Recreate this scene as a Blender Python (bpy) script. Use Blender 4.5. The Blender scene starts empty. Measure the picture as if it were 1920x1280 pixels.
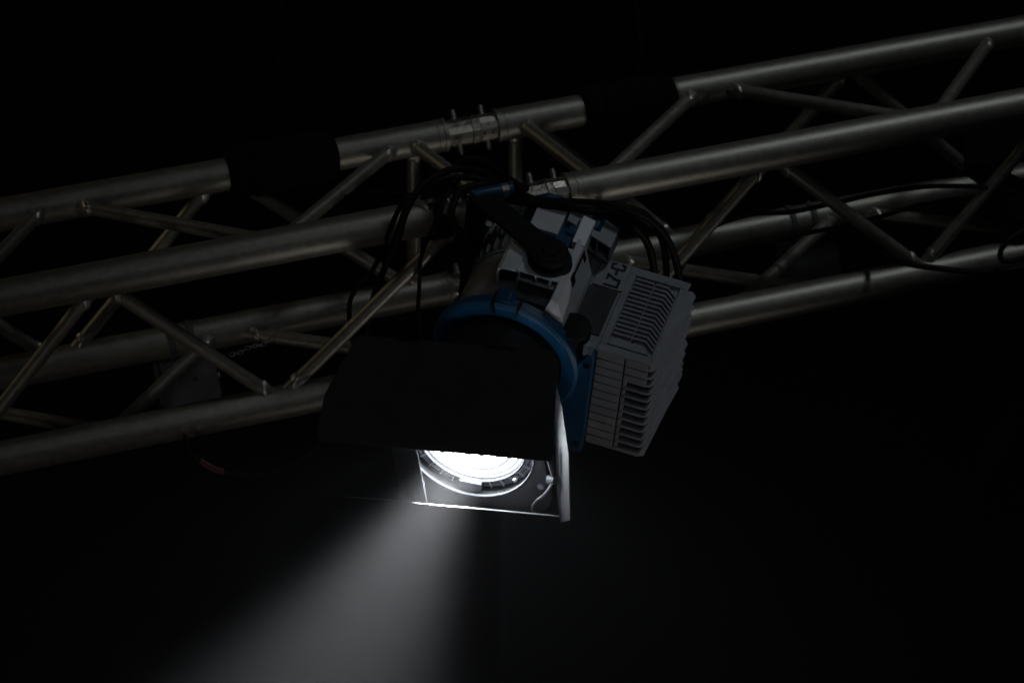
import bpy, bmesh, math, random
from mathutils import Vector, Matrix
random.seed(7)
S = bpy.context.scene
COL = S.collection

# ------------------------------------------------------------------ camera
PITCH = math.radians(43.0)
FPX = 6800.0                      # focal length in pixels of a 1920 px wide frame
CAM = Vector((0.0, 0.0, 1.6))
RIGHT = Vector((1, 0, 0))
UP = Vector((0, -math.sin(PITCH), math.cos(PITCH)))
BACK = Vector((0, -math.cos(PITCH), -math.sin(PITCH)))
cd = bpy.data.cameras.new('camera')
cam = bpy.data.objects.new('camera', cd); COL.objects.link(cam)
cam.location = CAM
cam.rotation_euler = (math.radians(90) + PITCH, 0, 0)
cd.sensor_width = 36.0
cd.lens = FPX * 36.0 / 1920.0
cd.clip_start = 0.05; cd.clip_end = 200
cd.dof.use_dof = True; cd.dof.focus_distance = 4.78; cd.dof.aperture_fstop = 5.0
S.camera = cam

def W(v):                          # rig axes (right, up, towards the viewer) -> world
    return CAM + RIGHT * v[0] + UP * v[1] + BACK * v[2]
def PX(x, y, d):                   # a point seen at pixel x, y of a 1920x1280 frame at depth d
    return Vector(((x - 960) / FPX * d, -(y - 640) / FPX * d, -d))

# ------------------------------------------------------------------ world, lamps, exposure
w = bpy.data.worlds.new('World'); S.world = w; w.use_nodes = True
bg = w.node_tree.nodes['Background']
bg.inputs['Color'].default_value = (0.75, 0.8, 1.0, 1); bg.inputs['Strength'].default_value = 0.0002
S.view_settings.view_transform = 'Standard'; S.view_settings.look = 'None'
S.view_settings.exposure = 0; S.view_settings.gamma = 1; S.view_settings.use_curve_mapping = False
S.render.film_transparent = False
S.cycles.volume_bounces = 1
S.cycles.max_bounces = 8
S.cycles.use_denoising = True
S.cycles.sample_clamp_indirect = 4.0

def lamp(name, pos, target, power, color, size, spread=160):
    ld = bpy.data.lights.new(name, 'AREA'); ld.shape = 'DISK'; ld.size = size
    ld.energy = power; ld.color = color; ld.spread = math.radians(spread)
    o = bpy.data.objects.new(name, ld); COL.objects.link(o)
    p = W(pos); t = W(target)
    o.location = p; o.rotation_euler = (t - p).to_track_quat('-Z', 'Y').to_euler()
    return o
lamp('fill_left', (-1.6, -2.6, -2.4), (-0.5, -0.05, -5.0), 0.10, (1.0, 0.94, 0.84), 0.9, 25)  # added fill to brighten the left tubes, no known source
lamp('stage_wash_cool', (2.6, 4.2, -3.3), (0.35, 0.1, -5.2), 0.52, (0.84, 0.94, 1.0), 0.7, 30)
lamp('stage_wash_warm', (-3.0, 2.0, -5.0), (-0.3, 0.0, -5.1), 0.11, (1.0, 0.80, 0.52), 0.8, 35)
lamp('fill_low_right', (2.5, -3.2, -4.1), (0.17, -0.02, -4.8), 0.085, (1.0, 0.95, 0.9), 0.5, 12)  # added narrow fill from below right for the heat sink, no known source
lamp('fill_front', (1.6, 1.6, -0.6), (0.15, 0.05, -4.9), 0.10, (0.85, 0.93, 1.0), 1.2, 25)

# ------------------------------------------------------------------ materials
def mat(name, base, rough=0.5, metal=0.0, noise=0.12, scale=60, bump=0.0, spec=0.5, bscale=400):
    m = bpy.data.materials.new(name); m.use_nodes = True
    nt = m.node_tree; b = nt.nodes['Principled BSDF']
    b.inputs['Roughness'].default_value = rough; b.inputs['Metallic'].default_value = metal
    b.inputs['Specular IOR Level'].default_value = spec
    tc = nt.nodes.new('ShaderNodeTexCoord')
    n = nt.nodes.new('ShaderNodeTexNoise'); n.inputs['Scale'].default_value = scale; n.inputs['Detail'].default_value = 6
    nt.links.new(tc.outputs['Object'], n.inputs['Vector'])
    r = nt.nodes.new('ShaderNodeMapRange')
    r.inputs['From Min'].default_value = 0.3; r.inputs['From Max'].default_value = 0.7
    r.inputs['To Min'].default_value = 1 - noise; r.inputs['To Max'].default_value = 1 + noise
    nt.links.new(n.outputs['Fac'], r.inputs['Value'])
    mx = nt.nodes.new('ShaderNodeVectorMath'); mx.operation = 'SCALE'
    mx.inputs[0].default_value = base[:3]
    nt.links.new(r.outputs['Result'], mx.inputs['Scale'])
    nt.links.new(mx.outputs['Vector'], b.inputs['Base Color'])
    r2 = nt.nodes.new('ShaderNodeMapRange')
    r2.inputs['To Min'].default_value = max(0.05, rough - noise * .8); r2.inputs['To Max'].default_value = min(1, rough + noise * .8)
    nt.links.new(n.outputs['Fac'], r2.inputs['Value']); nt.links.new(r2.outputs['Result'], b.inputs['Roughness'])
    if bump:
        n2 = nt.nodes.new('ShaderNodeTexNoise'); n2.inputs['Scale'].default_value = bscale; n2.inputs['Detail'].default_value = 4
        nt.links.new(tc.outputs['Object'], n2.inputs['Vector'])
        bp = nt.nodes.new('ShaderNodeBump'); bp.inputs['Strength'].default_value = bump; bp.inputs['Distance'].default_value = 0.001
        nt.links.new(n2.outputs['Fac'], bp.inputs['Height']); nt.links.new(bp.outputs['Normal'], b.inputs['Normal'])
    return m
ALU = mat('brushed_aluminium', (0.35, 0.335, 0.285), 0.46, 0.72, 0.14, 95, 0.35)
ALU_B = mat('bare_weld', (0.6, 0.58, 0.52), 0.33, 0.85, 0.2, 200, 0.8)
COUP = mat('machined_coupler', (0.55, 0.52, 0.44), 0.3, 0.9, 0.2, 80, 0.3)
BLK = mat('black_steel', (0.006, 0.006, 0.007), 0.65, 0.0, 0.2, 40, 0.2, 0.2)
LEAF = mat('black_leaf_paint', (0.03, 0.03, 0.033), 0.6, 0.0, 0.2, 30, 0.3, 0.35, 1500)
CLOTH = mat('black_cloth', (0.006, 0.006, 0.006), 0.95, 0.0, 0.2, 90, 0.5, 0.1)
RUB = mat('black_rubber', (0.005, 0.005, 0.005), 0.6, 0.0, 0.15, 90, 0.0, 0.2)
SIL = mat('silver_grey_paint', (0.30, 0.31, 0.34), 0.5, 0.15, 0.13, 45, 0.35)
SILD = mat('grey_tube_paint', (0.22, 0.225, 0.24), 0.55, 0.1, 0.2, 45, 0.3)
DSM = mat('smoked_plastic', (0.04, 0.041, 0.046), 0.4, 0.0, 0.1, 45, 0.1)
WHT = mat('white_rail_paint', (0.72, 0.74, 0.78), 0.45, 0.1, 0.08, 45, 0.2)
BLU = mat('blue_casting_paint', (0.003, 0.062, 0.15), 0.45, 0.0, 0.15, 45, 0.2)
GRY = mat('grey_box_paint', (0.10, 0.10, 0.11), 0.6, 0.1, 0.2, 45, 0.2)
GAP_SHADE = mat('fin_gap_shade', (0.012, 0.012, 0.013), 0.7, 0, 0.1, 60, 0, 0.2)  # shade between the heat-sink plates, given as a dark colour
INK = mat('black_lettering', (0.006, 0.006, 0.007), 0.6, 0, 0.1)
RED = mat('red_tape', (0.13, 0.01, 0.007), 0.5, 0, 0.2, 90)
STL = mat('zinc_steel', (0.5, 0.5, 0.48), 0.35, 0.8, 0.2, 150, 0.3)
PLT = mat('grey_bezel_paint', (0.24, 0.24, 0.26), 0.55, 0.0, 0.2, 45, 0.3)

# ------------------------------------------------------------------ helpers
def tag(o, label=None, cat=None, group=None, kind=None):
    if label: o['label'] = label
    if cat: o['category'] = cat
    if group: o['group'] = group
    if kind: o['kind'] = kind
    return o
def thing(name, at, label, cat, group=None):
    o = bpy.data.objects.new(name, None); COL.objects.link(o)
    o.location = W(at); o.empty_display_size = 0.05
    return tag(o, label, cat, group)

class MB:
    """collects faces in rig axes; build() links them as one mesh object"""
    def __init__(self): self.bm = bmesh.new()
    def face(self, vs):
        try: self.bm.faces.new(vs)
        except ValueError: pass
    def loft(self, rings, cap=True, closed=False):
        R = [[self.bm.verts.new(p) for p in ring] for ring in rings]
        n = len(R[0])
        m = len(R) if closed else len(R) - 1
        for i in range(m):
            a = R[i]; b = R[(i + 1) % len(R)]
            for j in range(n):
                self.face((a[j], a[(j + 1) % n], b[(j + 1) % n], b[j]))
        if cap and not closed:
            self.face(list(reversed(R[0]))); self.face(R[-1])
        return self
    def tube(self, pts, rad, seg=20, cap=True):
        pts = [Vector(p) for p in pts]
        rads = rad if isinstance(rad, (list, tuple)) else [rad] * len(pts)
        rings = []; nrm = None
        for i, p in enumerate(pts):
            t = (pts[min(i + 1, len(pts) - 1)] - pts[max(i - 1, 0)]).normalized()
            if nrm is None:
                nrm = t.orthogonal().normalized()
            else:
                nrm = (nrm - t * nrm.dot(t)).normalized()
            bn = t.cross(nrm)
            rings.append([p + (nrm * math.cos(2 * math.pi * k / seg) + bn * math.sin(2 * math.pi * k / seg)) * rads[i] for k in range(seg)])
        return self.loft(rings, cap)
    def prism(self, frame, poly, w0, w1, cyc='ruf'):
        """poly in two axes of the frame, extruded along the third; cyc names poly-x, poly-y, extrusion"""
        def p(a, b, c):
            d = {cyc[0]: a, cyc[1]: b, cyc[2]: c}
            return frame(d['r'], d['u'], d['f'])
        return self.loft([[p(a, b, w0) for a, b in poly], [p(a, b, w1) for a, b in poly]])
    def box(self, frame, r0, r1, u0, u1, f0, f1):
        return self.prism(frame, [(r0, u0), (r1, u0), (r1, u1), (r0, u1)], f0, f1)
    def lathe(self, frame, prof, r=0, u=0, seg=64, a0=0, a1=360):
        """prof = closed list of (radius, f) about the frame's f axis at r, u"""
        full = abs(a1 - a0) >= 359.9
        n = seg if full else seg + 1
        rings = []
        for k in range(n):
            a = math.radians(a0 + (a1 - a0) * k / seg)
            rings.append([frame(r + R * math.cos(a), u + R * math.sin(a), f) for R, f in prof])
        return self.loft(rings, True, full)
    def build(self, name, material, parent=None, bevel=0.0, smooth=35):
        bm = self.bm
        bmesh.ops.recalc_face_normals(bm, faces=bm.faces)
        off = parent_origin(parent)
        for v in bm.verts: v.co = W(v.co) - off
        if parent is None and bm.verts:
            c = sum((v.co for v in bm.verts), Vector()) / len(bm.verts)
            for v in bm.verts: v.co -= c
        me = bpy.data.meshes.new(name)
        bm.to_mesh(me); bm.free()
        for p in me.polygons: p.use_smooth = True
        me.set_sharp_from_angle(angle=math.radians(smooth))
        me.materials.append(material)
        o = bpy.data.objects.new(name, me); COL.objects.link(o)
        if parent is None: o.location = c
        else: o.parent = parent
        if bevel:
            md = o.modifiers.new('bevel', 'BEVEL'); md.width = bevel; md.segments = 2
            md.limit_method = 'ANGLE'; md.angle_limit = math.radians(40)
        return o
def parent_origin(o):
    v = Vector()
    while o is not None:
        v += o.location; o = o.parent
    return v
def spline(pts, n=10):
    P = [Vector(p) for p in pts]; P = [P[0] * 2 - P[1]] + P + [P[-1] * 2 - P[-2]]
    out = []
    for i in range(1, len(P) - 2):
        for k in range(n):
            t = k / n
            a, b, c, d = P[i - 1], P[i], P[i + 1], P[i + 2]
            out.append(0.5 * ((2 * b) + (c - a) * t + (2 * a - 5 * b + 4 * c - d) * t * t + (3 * b - a - 3 * c + d) * t ** 3))
    out.append(P[-2]); return out

# ------------------------------------------------------------------ the box truss
CH = {  # chord axis: pixel y and depth at x = 0 and x = 1920
    'A': ((0, 403, 5.01), (1920, 58, 5.46)), 'B': ((0, 559, 4.80), (1920, 197, 5.25)),
    'C': ((0, 859, 4.90), (1920, 476, 5.35)), 'D': ((0, 701, 5.11), (1920, 333, 5.56))}
CR = {'A': 0.0235, 'B': 0.025, 'C': 0.0235, 'D': 0.0235}
def chord(c, x):
    a, b = (PX(*q) for q in CH[c]); d = b - a
    k = (x - 960) / FPX
    t = (-k * a.z - a.x) / (d.x + k * d.z)     # X = k * (-Z)
    return a + d * t
JOINT = {'A': 877, 'B': 1009, 'C': 1009, 'D': 880}
GAP = {'A': 45, 'B': 28, 'C': 40, 'D': 40}

def truss(x0, x1, side, braces, label):
    t = thing('truss_section', chord('B', (max(x0, 0) + min(x1, 1920)) / 2), label, 'truss', 'aluminium truss sections bolted end to end')
    for c in 'ABCD':
        a = x0 if side == 'r' else x0; b = x1
        if side == 'l': b = JOINT[c] - GAP[c]
        else: a = JOINT[c] + GAP[c] + (25 if c == 'B' else 8)
        p, q = chord(c, a), chord(c, b)
        d = (q - p).normalized()
        m = MB().tube([p, q], CR[c], 48)
        e = q if side == 'l' else p                 # flanged end collar where the coupler plugs in
        s = -d if side == 'l' else d
        m.tube([e - s * 0.002, e + s * 0.0035, e + s * 0.004], [CR[c] + .0012, CR[c] + .0012, CR[c] + .0002], 48)
        m.tube([e + s * 0.010, e + s * 0.013], CR[c] + .0009, 48)
        ch = m.build('chord', ALU, t)
    for ca, xa, cb, xb, *rr in braces:
        p, q = chord(ca, xa), chord(cb, xb); d = (q - p).normalized()
        rad = rr[0] if rr else 0.0098
        b = MB().tube([p + d * 0.012, q - d * 0.012], rad, 24).build('brace', ALU, t)
        for c, e, s in ((ca, p, d), (cb, q, -d)):
            ax = (chord(c, 1900) - chord(c, 0)).normalized()
            sn = max(0.45, math.sqrt(max(0, 1 - s.dot(ax) ** 2)))
            k = CR[c] / sn; wb = MB()
            rings = []
            n1 = s.orthogonal().normalized(); n2 = s.cross(n1)
            for off, rr_ in ((-.005, 1.12), (0.0, 1.22), (.003, 1.17), (.006, 1.02)):
                ring = []
                for j in range(24):
                    an = 2 * math.pi * j / 24
                    nv = n1 * math.cos(an) + n2 * math.sin(an)
                    # slide along the brace so the bead follows the chord's round side
                    h = nv.dot(ax); slide = -(s.dot(ax)) * h * rad * 1.2 / sn
                    wob = 1 + 0.05 * math.sin(j * 5.1 + xa) + 0.03 * random.uniform(-1, 1)
                    ring.append(e + s * (k + off) + nv * rad * rr_ * wob + s * slide)
                rings.append(ring)
            wb.loft(rings)
            wb.build('weld_bead', ALU_B, b)
    return t

left = truss(-420, 0, 'l', [
    ('B', 190, 'C', -88), ('B', 180, 'C', 530), ('C', 514, 'B', 885),
    ('A', -255, 'D', 110), ('A', 410, 'D', 122), ('A', 424, 'D', 785), ('A', 776, 'D', 776),
    ('A', 84, 'B', -95), ('A', 118, 'B', 537), ('A', 750, 'B', 512), ('A', 768, 'B', 925, .0095),
    ('D', -195, 'C', 228), ('D', 408, 'C', 200), ('D', 428, 'C', 885)],
    'grey aluminium truss section running off the left edge behind the lit spotlight')
right = truss(0, 2350, 'r', [
    ('B', 1453, 'C', 1145), ('B', 1438, 'C', 1740), ('C', 1714, 'B', 2000),
    ('A', 966, 'D', 968), ('A', 1606, 'D', 1300), ('A', 1582, 'D', 1850), ('A', 988, 'D', 1275),
    ('A', 974, 'B', 1125), ('A', 1312, 'B', 1118), ('A', 1335, 'B', 1750), ('A', 1862, 'B', 1745), ('A', 1886, 'B', 2300),
    ('D', 1590, 'C', 2050), ('D', 1572, 'C', 1370), ('D', 1130, 'C', 1560)],
    'grey aluminium truss section rising to the right edge with the brightest tubes')

# couplers: conical spigots with pins that join the two sections, one thing each
WHERE = {'A': 'bright machined coupler with two pins joining the topmost truss tubes',
         'B': 'bright machined coupler right of the blue clamp on the front truss tube',
         'C': 'machined coupler on the lowest truss tube behind the spotlight',
         'D': 'machined coupler on the rear lower truss tube behind the spotlight'}
for c in 'ABCD':
    p = chord(c, JOINT[c] - GAP[c] - 4); q = chord(c, JOINT[c] + GAP[c] + (29 if c == 'B' else 12)); d = (q - p).normalized()
    L = (q - p).length; mid = p + d * L * 0.5
    t = thing('truss_coupler', mid, WHERE[c], 'coupler', 'couplers between the truss sections')
    R = CR[c]
    m = MB()
    prof = [(0, R * .80), (.04, R * .80), (.06, R * .86), (.47, R * .89), (.475, R * .80), (.49, R * .80), (.495, R * .92), (.60, R * .92), (.605, R * .84), (.625, R * .84), (.63, R * .9), (.94, R * .86), (.96, R * .8), (1, R * .8)]
    m.tube([p + d * L * a for a, _ in prof], [b for _, b in prof], 14 if c in 'AB' else 40)
    m.build('spigot', COUP, t, smooth=15)
    for k in (.27, .76):
        o = p + d * L * k
        up = Vector((0.10, 1, -0.15)).normalized(); up = (up - d * up.dot(d)).normalized()
        MB().tube([o - up * (R + .009), o - up * (R + .002), o + up * (R + .004), o + up * (R + .010)], [.0028, .0042, .0042, .0036], 16).build('pin', STL, t)

# padded black sleeves round the topmost chord
def sleeve(x0, x1, r, label):
    p, q = chord('A', x0), chord('A', x1); d = (q - p).normalized(); L = (q - p).length
    t = thing('tube_sleeve', (p + q) / 2, label, 'sleeve', 'black padded sleeves round the top truss tube')
    n = 26; pts = []; rad = []
    for k in range(n + 1):
        a = k / n
        e = min(a, 1 - a) * L
        rr = r * (1 - 0.35 * max(0, 1 - e / .014) ** 2) * (1 + .012 * math.sin(a * 23) + .008 * math.sin(a * 51))
        pts.append(p + d * L * a); rad.append(rr)
    MB().tube([pts[0] - d * .0005] + pts + [pts[-1] + d * .0005], [CR['A'] + .001] + rad + [CR['A'] + .001], 48).build('padding', CLOTH, t)
    for k in (.3, .72):
        o = p + d * L * k
        MB().tube([o - d * .011, o + d * .011], r + .0022, 40).build('strap', CLOTH, t)
sleeve(424, 628, 0.037, 'black padded sleeve on the top truss tube left of its coupler')
sleeve(1086, 1264, 0.033, 'black padded sleeve on the top truss tube right of its coupler')
for x, dx, lab in ((520, -6, 'thin dark hoisting strap rising out of the left black sleeve'), (1196, 4, 'thin dark hoisting strap rising out of the right black sleeve')):
    a = chord('A', x)
    pts = [a + Vector((0, .02, 0)), a + Vector((.003, .09, -.02)), a + Vector((-.002, .2, -.1)), a + Vector((0, .62, -.5))]
    tag(MB().tube(spline(pts), .0035, 10).build('hoist_strap', CLOTH), lab, 'strap', 'hoisting straps')

# ------------------------------------------------------------------ the spotlight
ZC = 4.70
C0 = PX(875, 843, ZC); SC = ZC / FPX
F = Vector((-.26, -.65, .714)).normalized()
def ortho(v):
    v = Vector(v); v -= F * v.dot(F); v.normalize(); return v, F.cross(v)
Rb, Ub = ortho((.954, -.286, .087))
Rp, Up = ortho((.958, -.077, .279))
G0 = C0 + (Rb * 4 + Ub * 4 - F * 275) * SC                     # centre of the front ring
Fb = Vector((-.318, -.694, .645)).normalized()                # the head sits a few degrees off the doors' axis
Rb = Vector((.944, -.283, .161)); Rb -= Fb * Rb.dot(Fb); Rb.normalize(); Ub = Fb.cross(Rb)
def fb(r, u, f): return G0 + (Rb * r + Ub * u + Fb * (f + 275)) * SC      # housing frame
def fp(r, u, f): return C0 + (Rp * r + Up * u + F * f) * SC      # barn-door frame
lampo = thing('stage_spotlight', fb(0, 0, -280), 'lit fresnel spotlight with blue rims, silver heat sink and open black barn doors', 'spotlight')

# barrel and grey tube
MB().lathe(fb, [(0, -268), (112, -268), (114, -240), (114, -95), (108, -90), (0, -90)], seg=96).build('barrel', BLK, lampo)
tube = MB().lathe(fb, [(0, -540), (126, -540), (129, -530), (129, -290), (124, -282), (0, -282)], seg=96).build('housing_tube', SILD, lampo)
m = MB()
for k in range(16):                                        # cooling ribs along the rear half of the tube
    a = 62 + k * 9
    ca, sa = math.cos(math.radians(a)), math.sin(math.radians(a))
    def fr(r, u, f, ca=ca, sa=sa): return fb(r * ca - u * sa, r * sa + u * ca, f)
    m.prism(fr, [(126, -538), (126, -440), (131, -438), (135, -448), (135, -538)], -1.6, 1.6, 'rfu')
m.build('rib_set', SILD, tube)
MB().lathe(fb, [(124, -424), (131, -424), (131, -430), (124, -430)], seg=96).build('seam_ring', SIL, tube)

# blue front casting: ring plus side plate
def arc(r, a0, a1, n, cr=0, cu=0): return [(cr + r * math.cos(math.radians(a0 + (a1 - a0) * k / n)), cu + r * math.sin(math.radians(a0 + (a1 - a0) * k / n))) for k in range(n + 1)]
m = MB()
m.lathe(fb, [(113, -262), (140, -258), (148, -264), (148, -284), (128, -286), (113, -284)], seg=96)
pl = arc(135, 55, -52, 24) + [(100, -204), (108, -210), (166, -210), (172, -204), (172, 66), (168, 76), (158, 79)] + arc(42, 0, -180, 16, 116, 74) + [(74, 108)]
front = m.prism(fb, pl, -284.5, -263, 'ruf').build('front_casting', BLU, lampo, bevel=.0009)
m = MB()
m.prism(fb, [(-44, 132), (-32, 149), (-8, 153), (4, 143)], -300, -268, 'ruf')
m.build('lug', BLU, front, bevel=.001)
for r, u in ((160, 46), (160, -186)):
    MB().lathe(fb, [(0, -263.5), (6.5, -263.5), (6.5, -260), (5, -259), (0, -259)], r=r, u=u, seg=20).build('screw', BLK, front)
for a in (84, 104):
    ca, sa = math.cos(math.radians(a)), math.sin(math.radians(a))
    def fr(r, u, f, ca=ca, sa=sa): return fb(r * ca - u * sa, r * sa + u * ca, f)
    MB().box(fr, 128, 151, -3, 3, -288, -254).build('spring_clip', BLK, front, bevel=.0005)

# knob standing in the casting's notch
m = MB()
kn = [(35 * math.cos(math.radians(a)) , 35 * math.sin(math.radians(a))) for a in range(0, 360, 8)]
m.loft([[fb(116 + x * s, u, -306 + y * s) for x, y in kn] for u, s in ((20, 1.02), (92, 1), (97, .95), (99, .86))])
m.build('focus_knob', BLK, lampo)

# electronics box, smoked panel, lettering panel
MB().prism(fb, [(96, 52), (96, 90), (110, 74), (172, 74), (172, -188), (96, -188)], -512, -286, 'ruf').build('electronics_box', SIL, lampo, bevel=.0008)
MB().box(fb, 108, 166, 74, 77.5, -438, -318).build('smoked_panel', DSM, lampo, bevel=.0006)
panel = MB().box(fb, 112, 172, 74, 78, -514, -442).build('side_panel', SIL, lampo, bevel=.0006)
m = MB()                                                    # the hand-cut characters L7-C, reading towards the back
def stroke(x0, y0, x1, y1, w=5.2):
    # text x runs along -f, text y along -r; origin at r=152, f=-462
    a = Vector((x0, y0)); b = Vector((x1, y1)); d = (b - a).normalized() * w / 2; n = Vector((-d.y, d.x))
    q = [a - d - n, b + d - n, b + d + n, a - d + n]
    m.prism(fb, [(160 - v.y, -448 - v.x) for v in q], 78.1, 79.0, 'rfu')
stroke(0, 0, 0, 25); stroke(0, 0, 12, 0)
stroke(19, 0, 19, 9); stroke(19, 9, 27, 24); stroke(17, 25, 28, 25)
stroke(33, 12, 39, 12)
stroke(46, 3, 46, 22); stroke(48, 0, 58, 0); stroke(48, 25, 58, 25); stroke(58, 0, 60, 5); stroke(58, 25, 60, 20)
m.build('lettering', INK, panel)

# heat sink: stacked plates with a finned window on the near face
hs = MB()
N = 12; P0 = 74.0; PITCHU = 22.0
for i in range(N):
    u1 = P0 - i * PITCHU; u0 = u1 - PITCHU + 2.6
    back = -508 + i * 1.0 + (10 if i % 3 == 2 else 0) + (6 if i % 2 else 0)
    lo = -283 + i * 0.4
    hs.box(fb, 174, 228, u0, u1, back + 20, lo)
    rr = 276 if i < 3 else 238
    hs.box(fb, 231, rr, u0, u1, back + 20, lo - (0 if i < 3 else 2.5))
    # thin plate reaching further out
    t1 = u0 + 5.0
    x = 2
    hs.prism(fb, [(236, lo - 1), (274 + x, lo - 1), (283 + x, lo - 4), (287 + x, lo - 12), (304 + x * 1.4, back + 6), (296 + x, back - 2), (236, back)], u0, t1 + 1.2, 'rfu')
MBs = hs.build('heat_sink', SIL, lampo, bevel=.0006)
m = MB()                                                   # near-black filler between the plates: gap shade put into its colour
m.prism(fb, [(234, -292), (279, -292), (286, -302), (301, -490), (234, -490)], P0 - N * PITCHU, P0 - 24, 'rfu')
m.build('fin_gap_filler', GAP_SHADE, MBs)
m = MB()                                                   # last thin plate + closing foot
m.prism(fb, [(174, -281), (280, -281), (292, -288), (304, -484), (174, -490)], P0 - N * PITCHU - 3, P0 - N * PITCHU + 1.8, 'rfu')
m.build('end_plate', SIL, MBs, bevel=.0006)
m = MB()                                                   # frame round the finned window on the near face
m.prism(fb, [(172, -300), (172, -281), (282, -281), (284, -300)], 73.9, 80, 'rfu')
m.prism(fb, [(172, -512), (172, -492), (290, -492), (292, -512)], 73.9, 80, 'rfu')
m.box(fb, 172, 186, 73.9, 80, -492, -300)
m.prism(fb, [(275, -300), (284, -300), (290, -492), (276, -492)], 73.9, 80, 'rfu')
m.prism(fb, [(190, -322), (256, -322), (268, -310), (268, -304), (186, -304)], 73.9, 79, 'rfu')
m.build('window_frame', SIL, MBs, bevel=.0007)
m = MB()
for k in range(14):
    f = -486 + k * 11.5
    for (a, b) in ((188, 226), (229, 254)):
        m.prism(fb, [(a, f), (b, f), (b, f + 4.4), (a, f + 4.4)], 73.8, 80.4, 'rfu')
    m.prism(fb, [(254, f), (273, f + 17), (273, f + 21.5), (254, f + 4.4)], 73.8, 80.4, 'rfu')
m.build('fin_set', SIL, MBs)
MB().lathe(lambda r, u, f: fb(r, f, u), [(0, 80), (2.4, 80), (2.4, 81.2), (0, 81.6)], r=246, u=-497, seg=12).build('status_light', mat('green_dot', (.05, .5, .4), .3), MBs)

# hollow rails of the yoke mount on the near side
rail = MB()
def cells(m, r0, r1, u0, u1, f0, f1, cuts, t=3.6):
    m.box(fb, r0, r1, u1 - t, u1, f0, f1)
    m.box(fb, r0, r1, u0, u0 + t, f0, f1)
    for c in cuts: m.box(fb, c - t / 2, c + t / 2, u0 + t, u1 - t, f0, f1)
rail.prism(fb, [(-52, 120), (-48, 120), (-48, 158), (-42, 166), (-16, 170), (-16, 174), (-44, 171), (-52, 162)], -430, -330, 'ruf')
cells(rail, -12, 70, 140, 168, -430, -338, (-10, 24, 52, 68))
rail.prism(fb, [(-20, 160), (-12, 160), (-12, 174), (-20, 172)], -430, -338, 'ruf')
rail.prism(fb, [(-14, 118), (-10, 118), (-10, 141), (-14, 141)], -430, -338, 'ruf')
ro = rail.build('mount_rail', WHT, lampo, bevel=.0005)
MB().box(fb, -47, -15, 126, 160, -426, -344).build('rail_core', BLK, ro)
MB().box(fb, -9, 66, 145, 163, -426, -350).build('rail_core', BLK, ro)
wp = MB().prism(fb, [(56, 118), (70, 168), (84, 160), (104, 82), (94, 76)], -462, -292, 'ruf').build('shoulder_panel', WHT, lampo, bevel=.0009)
m = MB()
def ff(r, u, f):                                            # local frame lying on the sloping shoulder face
    a = Vector((84, 160)); b = Vector((104, 82)); d = (b - a).normalized(); n = Vector((-d.y, d.x)) * -1
    q = a + d * r - n * u if n.x < 0 else a + d * r + n * u
    return fb(q.x, q.y, f)
m.box(ff, 8, 15, -.4, 1.2, -450, -380); m.box(ff, 15, 32, -.4, 1.2, -450, -440); m.box(ff, 4, 28, -.4, 1.6, -384, -366)
m.build('slot', BLK, wp)
MB().prism(fb, [(-8, 136), (66, 136), (66, 122), (-8, 122)], -420, -298, 'ruf').build('shade_plate', DSM, lampo, bevel=.0006)

# rear frame in blue, white pads and second hollow rail
m = MB()
m.prism(fb, [(-70, 96), (-55, 136), (-24, 158), (92, 154), (104, 136), (104, 76), (60, 60), (-70, 60)], -566, -514, 'ruf')
m.prism(fb, [(-40, 120), (-30, 158), (56, 160), (60, 80), (50, 70)], -515, -433, 'ruf')
m.prism(fb, [(42, 150), (58, 150), (58, 164), (42, 164)], -514, -470, 'ruf')
rear = m.build('rear_casting', BLU, lampo, bevel=.0012)
MB().box(fb, -30, 28, 156, 168, -520, -456).build('rear_pad', WHT, rear, bevel=.0009)
MB().prism(fb, [(60, 140), (60, 168), (86, 162), (86, 128)], -524, -450, 'ruf').build('rear_pad', WHT, rear, bevel=.0009)
m = MB()
def g(r, u, f):                                             # the rail drops towards the heat-sink side
    return fb(r - 62, u - (r - 100) * .45 + 10, f + 50)
m.box(g, 97, 190, 158, 161.5, -600, -545); m.box(g, 97, 190, 118, 121.5, -600, -545)
for c in (97, 128, 160, 187): m.box(g, c, c + 3.5, 121, 158.5, -600, -545)
m.box(g, 160, 176, 118, 104, -600, -548)
r2 = m.build('rear_rail', SIL, lampo, bevel=.0004)
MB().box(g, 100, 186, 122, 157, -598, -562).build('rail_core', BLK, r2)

# yoke: two arms, cross bar, friction discs
def arm(pts, wid, th, nrm):
    """flat bar through pts, width in the plane, thickness along nrm"""
    m = MB(); P = [Vector(p) for p in pts]; n = Vector(nrm).normalized(); rings = []
    for i, p in enumerate(P):
        t = (P[min(i + 1, len(P) - 1)] - P[max(i - 1, 0)]).normalized(); s = n.cross(t).normalized()
        rings.append([p + s * wid / 2 + n * th / 2, p - s * wid / 2 + n * th / 2, p - s * wid / 2 - n * th / 2, p + s * wid / 2 - n * th / 2])
    return m.loft(rings)
Pn = fb(37, 186, -384)                                      # near pivot
dirA = Vector((-135, 116, -89)) * SC
Nn = Pn + dirA * 1.02
Pf = Pn - Ub * 372 * SC; Nf = Nn - Ub * 372 * SC
yoke = MB()
def am(m2, P, Q):
    d = (Q - P).normalized(); s = Ub.cross(d).normalized()
    wd = 24 * SC; th = 5 * SC; out = []
    for side in (1, -1):
        pass
    n = 12; poly = [P + (s * math.sin(math.pi * (k / n - .5)) - d * math.cos(math.pi * (k / n - .5))) * wd * 1.05 for k in range(n + 1)]
    poly += [Q + s * wd + d * wd * .2, Q - s * wd + d * wd * .2]
    m2.loft([[v - Ub * th for v in poly], [v + Ub * th for v in poly]])
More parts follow.
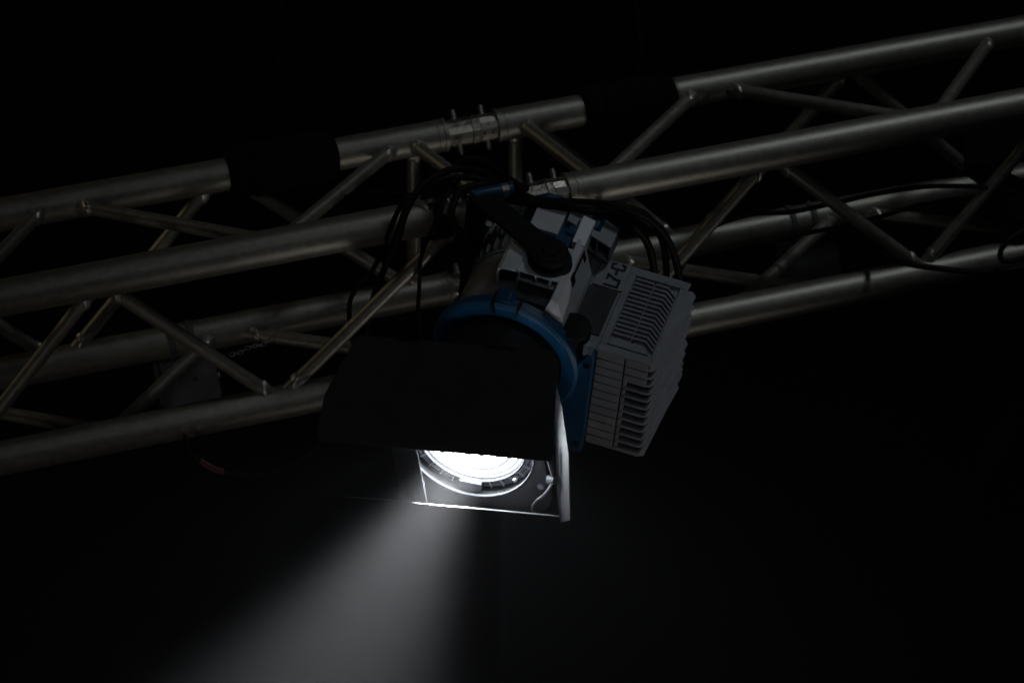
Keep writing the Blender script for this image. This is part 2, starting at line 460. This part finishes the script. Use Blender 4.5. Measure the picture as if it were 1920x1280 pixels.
am(yoke, Pn, Nn); am(yoke, Pf, Nf)
dN = dirA.normalized(); sN = Ub.cross(dN).normalized(); wd = 24 * SC
q = [sN * wd - dN * 2 * SC, sN * wd + dN * 9 * SC, -sN * wd + dN * 9 * SC, -sN * wd - dN * 2 * SC]
yoke.loft([[Nf - Ub * 5 * SC + v for v in q], [Nn + Ub * 5 * SC + v for v in q]])
yo = yoke.build('yoke', BLK, lampo, bevel=.001)
m = MB(); axf = lambda r, u, f: Pn + (Rb * r + Fb * u + Ub * f) * SC
m.lathe(axf, [(0, -8), (32, -8), (34, -4), (34, 10), (30, 14), (19, 15), (17, 19), (0, 20)], seg=40)
m.build('tilt_knob', BLK, yo)
m = MB(); axf2 = lambda r, u, f: Pn + (Rb * r + Fb * u + Ub * f) * SC
m.lathe(axf2, [(0, -24), (44, -24), (42, -12), (0, -10)], seg=40); m.build('friction_disc', BLK, yo)

# barn-door carrier: collar with round opening
H = 150; RO = 119
def fl(r, u, f): return fp(r * 1.07 + 5, u * 1.07 + 8, f)
m = MB()
n = 96
def sq(a, h):
    c, s = math.cos(a), math.sin(a); k = h / max(abs(c), abs(s)); x, y = c * k, s * k
    cut = h * 1.82 - (abs(x) + abs(y))
    if cut < 0: x *= 1 + cut / (abs(x) + abs(y)); y *= 1 + cut / (abs(x) + abs(y))
    return x, y
rings = []
for k in range(n):
    a = 2 * math.pi * k / n; c, s = math.cos(a), math.sin(a); x, y = sq(a, H)
    rings.append([fl(c * RO, s * RO, -26), fl(c * RO, s * RO, -3), fl(c * (RO + 2), s * (RO + 2), 0), fp(x, y, 0), fp(x, y, -14), fl(c * (RO + 6), s * (RO + 6), -14), fl(c * (RO + 6), s * (RO + 6), -26)])
m.loft(rings, False, True)
carrier = m.build('door_carrier', LEAF, lampo)
MB().lathe(fl, [(118, -30), (126, -30), (126, -88), (118, -88), (106, -92), (104, -92), (104, -99), (118, -99)][::-1], seg=72).build('lens_barrel', BLK, lampo)
MB().lathe(fl, [(116.4, -4), (RO - .3, -4), (RO - .3, 0.5), (118, 1.6), (117, 1.6), (116.4, 1)], seg=96).build('opening_rim', GRY, carrier)
# bezel ring around the lens with spokes
bz = MB().lathe(fl, [(99, -34), (118, -34), (118, -28), (111, -27), (110, -30), (108, -30), (107, -27), (99, -25)], seg=96)
bezel = bz.build('lens_bezel', PLT, lampo)
m = MB()
for k in range(30):
    a = math.radians(k * 12 + 4); c, s = math.cos(a), math.sin(a)
    def fr(r, u, f, c=c, s=s): return fl(r * c - u * s, r * s + u * c, f)
    m.box(fr, 100.5, 117.5, -.8, .8, -28, -23)
m.build('spoke_set', WHT, bezel)
m = MB().lathe(fl, [(98, -34), (101, -34), (101, -20), (100, -18.5), (98.5, -18.5)], seg=96); m.build('retaining_ring', GRY, bezel)
def pol(a):
    c, s = math.cos(math.radians(a)), math.sin(math.radians(a))
    return lambda r, u, f: fl(r * c - u * s, r * s + u * c, f)
MB().box(pol(-98), 97, 120, -20, 20, -24, -10).build('filter_clip', GRY, bezel, bevel=.0008)
MB().lathe(lambda r, u, f: pol(-50)(r, u, f), [(0, -24), (4, -24), (4, -14), (2.5, -12), (0, -12)], r=109, seg=16).build('latch_pin', WHT, bezel)

# glowing fresnel lens: stepped glass over a bright source
LM = bpy.data.materials.new('glowing_fresnel_glass'); LM.use_nodes = True
nt = LM.node_tree; nt.nodes.clear()
out = nt.nodes.new('ShaderNodeOutputMaterial'); em = nt.nodes.new('ShaderNodeEmission')
geo = nt.nodes.new('ShaderNodeNewGeometry')
em.inputs['Color'].default_value = (0.86, 0.94, 1.0, 1)
at = nt.nodes.new('ShaderNodeAttribute'); at.attribute_name = 'glow'
mul = nt.nodes.new('ShaderNodeMath'); mul.operation = 'MULTIPLY'; mul.inputs[1].default_value = 37
nt.links.new(at.outputs['Fac'], mul.inputs[0]); nt.links.new(mul.outputs[0], em.inputs['Strength'])
nt.links.new(em.outputs[0], out.inputs['Surface'])
m = MB(); rings = []; rr = []
for k in range(25):                                         # saw-tooth steps of a fresnel lens
    r0 = 98 * k / 25; r1 = 98 * (k + 1) / 25
    rr += [(r0 + .01, -24 - 3 * (k % 1), k), (r1, -24 + 2.0, k)]
rings = [[fl(max(r, .05) * math.cos(2 * math.pi * j / 96), max(r, .05) * math.sin(2 * math.pi * j / 96), f - 6 * (r / 98) ** 2) for j in range(96)] for r, f, _ in rr]
m.loft(rings, True)
lens = m.build('lens', LM, lampo, smooth=20)
me = lens.data
lay = me.attributes.new('glow', 'FLOAT', 'POINT')
for i, v in enumerate(me.vertices):
    r, _, k = rr[min(i // 96, len(rr) - 1)]
    base = 1.0 + 2.2 * math.exp(-(r / 52) ** 2)
    if k in (10, 14, 18, 19, 22, 24): base = 0.025
    lay.data[i].value = base
# the lamp's own beam
sd = bpy.data.lights.new('beam', 'SPOT'); sd.energy = 900; sd.color = (0.90, 0.95, 1.0)
sd.spot_size = math.radians(42); sd.spot_blend = 1.0; sd.shadow_soft_size = 0.028
so = bpy.data.objects.new('beam', sd); COL.objects.link(so)
so.location = W(fl(0, 0, -8)); fw = W(F - Rp * 0.10) - W((0, 0, 0))
so.rotation_euler = fw.to_track_quat('-Z', 'Y').to_euler()

# barn doors
def leaf(name, pts, th=2.6, mt=LEAF, raw=False):
    P = [Vector(p) for p in pts]
    nrm = Vector()
    for i in range(len(P)): nrm += P[i].cross(P[(i + 1) % len(P)])
    nrm.normalize(); h = nrm * th * SC / 2
    m = MB(); m.loft([[p - h for p in P], [p + h for p in P]])
    return m.build(name, mt, lampo, bevel=.0004)
def tl(r, s): return fp(r + 11, 245 - .423 * s, -15 + .906 * s)
top = leaf('barn_door', [tl(-190, -6), (tl(-196, 0)), tl(-232, 118), tl(-230, 196), tl(-221, 209), tl(218, 209), tl(221, 201), tl(196, 20), tl(184, -6)])
def bl(r, s): return fp(r, -150 + .696 * s, .718 * s)
bot = leaf('barn_door', [bl(-142, 0), bl(-205, 190), bl(-205, 212), bl(222, 212), bl(214, 190), bl(142, 0)])
def ll(u, s): return fp(-150 + .66 * s, u, .75 * s)
lef = leaf('barn_door', [ll(-128, 0), ll(-122, 12), ll(-52, 146), ll(-37, 150), ll(84, 150), ll(98, 138), ll(136, 0)])
rl = [PX(1051, 979, 4.725), PX(1070, 975, 4.665), PX(1067, 850, 4.60), PX(1055, 765, 4.575), PX(1038, 697, 4.56), PX(1030, 705, 4.60), PX(1042, 800, 4.645), PX(1045, 920, 4.70)]
rig = leaf('barn_door', rl)
# hinges
for par, a, b in ((top, fp(-110, 246, -18), fp(-60, 246, -18)), (top, fp(70, 246, -18), fp(120, 246, -18)), (bot, fp(-100, -152, -2), fp(-60, -152, -2)), (bot, fp(60, -152, -2), fp(100, -152, -2)),
                  (lef, fp(-152, -60, -2), fp(-152, 60, -2)), (rig, PX(1038, 905, 4.70), PX(1036, 850, 4.68))):
    MB().tube([a, b], 3.4 * SC, 14).build('hinge', BLK, par)
for r in (-85, 95):
    MB().prism(fp, [(140, -14), (152, -14), (246, -16), (246, -24), (140, -50)], r - 8, r + 8, 'ufr').build('hinge_arm', BLK, carrier)
# wire stay, its thumb screw and holes in the carrier
st = spline([fp(118, -147, 5), fp(114, -128, 8), fp(124, -108, 9), fp(142, -88, 12), fp(160, -60, 16), fp(168, -40, 17), fp(166, -10, 16), fp(160, 30, 14)], 8)
stay = MB().tube(st, 2.6 * SC, 12).build('wire_stay', SILD, carrier)
MB().tube([fp(158, -42, 16), fp(172, -40, 19)], 8 * SC, 16).build('thumb_screw', SIL, stay)
MB().tube([fp(166, -52, 13), fp(168, -28, 14)], 5 * SC, 12).build('thumb_screw', BLK, stay)
MB().lathe(fp, [(0, .2), (8.5, .2), (8.5, .7), (0, .7)], r=122, u=-88, seg=24).build('bolt_hole', INK, carrier)
MB().lathe(fp, [(0, .2), (7, .2), (7, 3), (5, 4.5), (0, 4.5)], r=136, u=-76, seg=20).build('bolt_head', SIL, carrier)
for x, y in ((-128, -120), (128, 120), (-128, 120)):
    MB().lathe(fp, [(0, .2), (6, .2), (6, 3), (4, 4), (0, 4)], r=x, u=y, seg=18).build('bolt_head', BLK, carrier)

# ------------------------------------------------------------------ hook clamp that hangs the spotlight
mid = (Nn + Nf) / 2 
ax = (chord('B', 1900) - chord('B', 0)).normalized()
cb = chord('B', 893)
clamp = thing('hook_clamp', cb, 'black and blue pipe clamp gripping the front truss tube above the spotlight', 'clamp')
v = (mid - cb); v = (v - ax * v.dot(ax)).normalized(); s2 = ax.cross(v)
def cf(r, u, f): return cb + s2 * r + v * u + ax * f        # metres, f along the tube
m = MB()
ri, ro_ = CR['B'] + .0006, CR['B'] + .009
m.lathe(cf, [(ri, -.02), (ro_, -.02), (ro_, .02), (ri, .02)], seg=40, a0=-60, a1=240)
m.build('hook', BLK, clamp, bevel=.0008)
MB().box(cf, -.016, .016, ro_ - .002, (mid - cb).dot(v) , -.015, .015).build('stem', BLK, clamp, bevel=.001)
MB().tube([cf(-.02, ro_ + .012, 0), cf(.03, ro_ + .012, 0)], .005, 16).build('wing_bolt', STL, clamp)
a = PX(884, 368, 4.845); b = PX(962, 354, 4.86)
MB().tube([a, a + (b - a) * .05, a + (b - a) * .95, b], [.007, .0095, .0095, .008], 24).build('blue_grip', BLU, clamp)
MB().tube([PX(940, 358, 4.8557), PX(952, 355.8, 4.858)], .0099, 24).build('grip_band', STL, clamp)
MB().tube([PX(962, 354, 4.86), PX(985, 351, 4.88)], [.008, .007], 20).build('grip_end', BLK, clamp)
MB().tube([PX(881, 377, 4.842), PX(884, 368, 4.845)], [.0055, .006], 18).build('grip_cap', STL, clamp)

# second clamp jaw, bright bits left of the yoke
jaw = thing('pipe_clamp', PX(815, 385, 4.93), 'small bright steel clamp on the front truss tube left of the blue grip', 'clamp')
cj = chord('B', 822)
def cj_(r, u, f): return cj + s2 * r + v * u + ax * f
MB().lathe(cj_, [(ri, -.014), (ri + .007, -.014), (ri + .007, .014), (ri, .014)], seg=40).build('band', BLK, jaw, bevel=.0006)
MB().tube([PX(800, 380, 4.92), PX(812, 374, 4.92)], .0035, 12).build('bolt', STL, jaw)
MB().tube([PX(838, 372, 4.9), PX(842, 384, 4.9), PX(836, 402, 4.9)], [.003, .005, .004], 12).build('lever', STL, jaw)

# ------------------------------------------------------------------ cables
CB = 'black cables draped over the truss'
def cable(pts, r, label, group=CB, mt=RUB, name='cable', n=10):
    o = MB().tube(spline([PX(*p) for p in pts], n), r, 12).build(name, mt)
    return tag(o, label, 'cable', group)
cable([(742, 470, 4.9), (760, 400, 4.87), (795, 345, 4.88), (850, 318, 4.92), (905, 325, 4.95), (950, 360, 4.9), (1010, 376, 4.87), (1100, 380, 4.86), (1180, 392, 4.86), (1240, 432, 4.9), (1270, 500, 4.95), (1270, 580, 5.0), (1235, 640, 5.02)], .0052, 'thick black cable arching over the blue clamp and down behind the heat sink')
cable([(960, 356, 4.93), (1020, 378, 4.9), (1110, 384, 4.9), (1190, 392, 4.9), (1226, 420, 4.92), (1246, 470, 4.95), (1248, 540, 5.0), (1230, 600, 5.02)], .0048, 'black cable inside the thick one curving right of the rear rail')
cable([(940, 372, 4.88), (1000, 382, 4.86), (1090, 389, 4.85), (1150, 400, 4.88), (1200, 436, 4.93), (1222, 480, 4.96), (1228, 550, 5.0)], .0055, 'lowest black cable sagging under the right front truss tube')
cable([(700, 690, 5.05), (688, 620, 5.05), (700, 560, 5.03), (722, 500, 5.0), (748, 430, 4.92), (772, 372, 4.88), (830, 336, 4.9), (900, 336, 4.93), (935, 362, 4.92)], .0046, 'black cable dropping left of the yoke past the second brace')
cable([(690, 700, 5.06), (662, 640, 5.05), (655, 575, 5.04), (668, 540, 5.04), (690, 520, 5.03), (712, 480, 5.0), (735, 420, 4.9), (760, 368, 4.87)], .0036, 'thin black cable curling lowest left of the yoke')
cable([(800, 680, 5.0), (785, 600, 5.0), (786, 540, 5.0), (790, 480, 4.97), (815, 420, 4.88), (838, 366, 4.9), (868, 330, 4.95)], .003, 'thin black wire hanging straight down beside the yoke')
cable([(610, 366, 5.1), (650, 368, 5.04), (700, 360, 5.0), (770, 364, 4.96), (830, 350, 4.94)], .0018, 'hair-thin wire running level between the two left front tubes')
cable([(840, 325, 4.95), (870, 298, 4.98), (905, 300, 5.0), (945, 326, 4.97), (985, 352, 4.93)], .0026, 'thin cable looping just under the topmost coupler')
cable([(870, 440, 4.86), (850, 420, 4.86), (848, 390, 4.85), (866, 356, 4.88), (920, 346, 4.9), (975, 366, 4.87)], .005, 'short black cable wound round the clamp stem')
cable([(1255, 540, 5.3), (1320, 440, 5.28), (1400, 404, 5.27), (1480, 398, 5.24), (1560, 382, 5.23), (1650, 362, 5.23), (1740, 350, 5.25), (1830, 350, 5.27), (1900, 360, 5.3)], .0036, 'black cable lying across the rear lower tube into the dark bracket')
cable([(1420, 462, 5.3), (1500, 440, 5.29), (1580, 424, 5.27), (1650, 406, 5.27), (1720, 386, 5.27), (1800, 372, 5.3)], .0034, 'black cable under the rear lower tube above the right grey box')
cable([(1600, 440, 5.35), (1650, 476, 5.24), (1700, 494, 5.2), (1760, 503, 5.2), (1830, 510, 5.22), (1900, 505, 5.24), (1990, 480, 5.26)], .0046, 'thick black cable resting on the lowest tube at the right edge')
cable([(1960, 470, 5.22), (1905, 488, 5.22), (1880, 488, 5.22), (1876, 472, 5.22), (1892, 450, 5.22), (1930, 425, 5.24), (1990, 400, 5.26)], .0042, 'black cable loop hanging at the right edge of the truss')
cable([(345, 815, 4.93), (362, 852, 4.95), (400, 878, 4.95), (450, 889, 4.95), (520, 884, 4.95), (575, 858, 4.95), (606, 820, 4.97), (628, 745, 5.0)], .0026, 'thin black cable sagging below the lowest left tube with a red tag')
tag(MB().tube(spline([PX(376, 864, 4.948), PX(398, 877, 4.948), (PX(420, 884, 4.948))], 6), .0048, 14).build('cable_tag', RED), 'red tape wrapped round the sagging thin cable', 'tape')

# short steel safety chain under the joint behind the left section
ch = thing('steel_chain', PX(470, 652, 5.15), 'short dull steel chain beside the rear tube left of the spotlight', 'chain')
for k in range(11):
    p = PX(436 + k * 7.2, 664 - k * 2.6 + 2 * math.sin(k), 5.13)
    ring = []
    for j in range(18):
        a = 2 * math.pi * j / 18
        d1 = Vector((.95, .3, 0)).normalized(); d2 = Vector((0, 0, 1)) if k % 2 else Vector((-.3, .95, 0))
        ring.append(p + d1 * .0044 * math.cos(a) + d2 * .0026 * math.sin(a))
    rr_ = []
    for j in range(18):
        t = (ring[(j + 1) % 18] - ring[j - 1]).normalized(); nn = t.cross(d1.cross(d2)).normalized(); bb = t.cross(nn)
        rr_.append([ring[j] + (nn * math.cos(q * math.pi / 3) + bb * math.sin(q * math.pi / 3)) * .0009 for q in range(6)])
    MB().loft(rr_, False, True).build('link', STL, ch)

# grey junction boxes hung on the rear tube
def jbox(x, y, d, lab, sc=1.0, cx=0):
    t = thing('junction_box', PX(x, y, d), lab, 'box', 'grey junction boxes hung under the rear truss tube')
    axd = (chord('D', 1900) - chord('D', 0)).normalized()
    upv = Vector((-.03, .98, 0)); upv = (upv - axd * upv.dot(axd)).normalized(); nz = axd.cross(upv)
    o = PX(x, y, d)
    def bf(r, u, f): return o + (axd * r + upv * u + nz * f) * .001 * sc
    w2, h2 = 41, 34
    MB().prism(bf, [(-w2, -h2 + 6), (-w2 + 7, -h2), (w2 - 6, -h2), (w2, -h2 + 8), (w2 - 2, h2), (-w2, h2)], -26, 26).build('case', GRY, t, bevel=.0015)
    MB().lathe(bf, [(0, 26), (3.2, 26), (3.2, 26.8), (0, 26.8)], r=6, u=2, seg=16).build('screw_hole', INK, t)
    MB().box(bf, -w2 + 4, -w2 + 9, -h2 + 5, h2 - 4, 26, 28).build('rib', GRY, t)
    MB().box(bf, w2, w2 + 5, -3, 4, 4, 12).build('connector', STL, t)
    for rx in (-30, 2):
        c = o + axd * rx * .001 * sc; q = chord('D', x + rx * 1.2)
        p2 = q - upv * CR['D']
        MB().lathe(lambda r, u, f, q=q: q + upv * r + nz * u + axd * f, [(CR['D'] + .0004, -.004), (CR['D'] + .0028, -.004), (CR['D'] + .0028, .004), (CR['D'] + .0004, .004)], seg=32).build('strap', GRY, t)
        MB().tube([p2, c + upv * h2 * .001 * sc], .0024, 10).build('hanger', STL, t)
jbox(352, 714, 5.21, 'dim grey box hung behind the left truss section under its rear tube')
jbox(1516, 486, 5.58, 'dim grey box hung behind the right truss section under its rear tube')

# dark hanging bracket at the right edge
hb = thing('hanging_bracket', PX(1880, 330, 5.3), 'large black bracket hanging inside the truss at the right edge', 'bracket')
m = MB()
def pf(r, u, f): return PX(r, u, 5.36 - f)
m.loft([[PX(x, y, 5.33) for x, y in ((1806, 246), (1990, 215), (1990, 300), (1868, 308), (1808, 326))],
        [PX(x, y, 5.40) for x, y in ((1806, 246), (1990, 215), (1990, 300), (1868, 308), (1808, 326))]])
m.build('head', BLK, hb, bevel=.002)
m = MB()
poly = ((1806, 300), (1866, 309), (1912, 334), (1990, 336), (1990, 390), (1925, 424), (1868, 396), (1848, 356), (1812, 330))
m.loft([[PX(x, y, 5.31) for x, y in poly], [PX(x, y, 5.345) for x, y in poly]])
m.build('side_plate', BLK, hb, bevel=.0015)
MB().tube([PX(1862, 330, 5.30), PX(1862, 330, 5.35)], .018, 24).build('pivot', BLK, hb)

# pale drape edge far behind at the right
dr = MB(); cols = []
tops = [(1812, 925), (1835, 862), (1870, 775), (1920, 650), (2000, 480)]
bots = [(1814, 930), (1852, 890), (1890, 828), (1934, 770), (2030, 640)]
fr_, bk_ = [], []
for (a, b) in zip(tops, bots):
    fr_.append(a); bk_.append(b)
poly = fr_ + bk_[::-1]
dr.loft([[PX(x, y, 8.0 + .05 * math.sin(x * .05)) for x, y in poly], [PX(x, y, 8.02 + .05 * math.sin(x * .05)) for x, y in poly]])
tag(dr.build('drape', mat('grey_drape', (.6, .6, .6), .9, 0, .2, 20, .3)), 'dim grey drape edge tapering down at the far right', 'drape')

# ------------------------------------------------------------------ haze
hz = bmesh.new(); bmesh.ops.create_cube(hz, size=1.0)
me = bpy.data.meshes.new('haze'); hz.to_mesh(me); hz.free()
ho = bpy.data.objects.new('haze', me); COL.objects.link(ho)
ho.location = (0, 5.0, 4.0); ho.scale = (16, 14, 12)
hm = bpy.data.materials.new('thin_stage_haze'); hm.use_nodes = True
nt = hm.node_tree; nt.nodes.clear()
out = nt.nodes.new('ShaderNodeOutputMaterial'); vs = nt.nodes.new('ShaderNodeVolumePrincipled')
vs.inputs['Color'].default_value = (0.96, 0.95, 0.96, 1); vs.inputs['Density'].default_value = 0.0065
vs.inputs['Anisotropy'].default_value = 0.55
nt.links.new(vs.outputs[0], out.inputs['Volume'])
me.materials.append(hm)
tag(ho, 'thin stage haze that shows the beam under the spotlight', 'haze', kind='stuff')
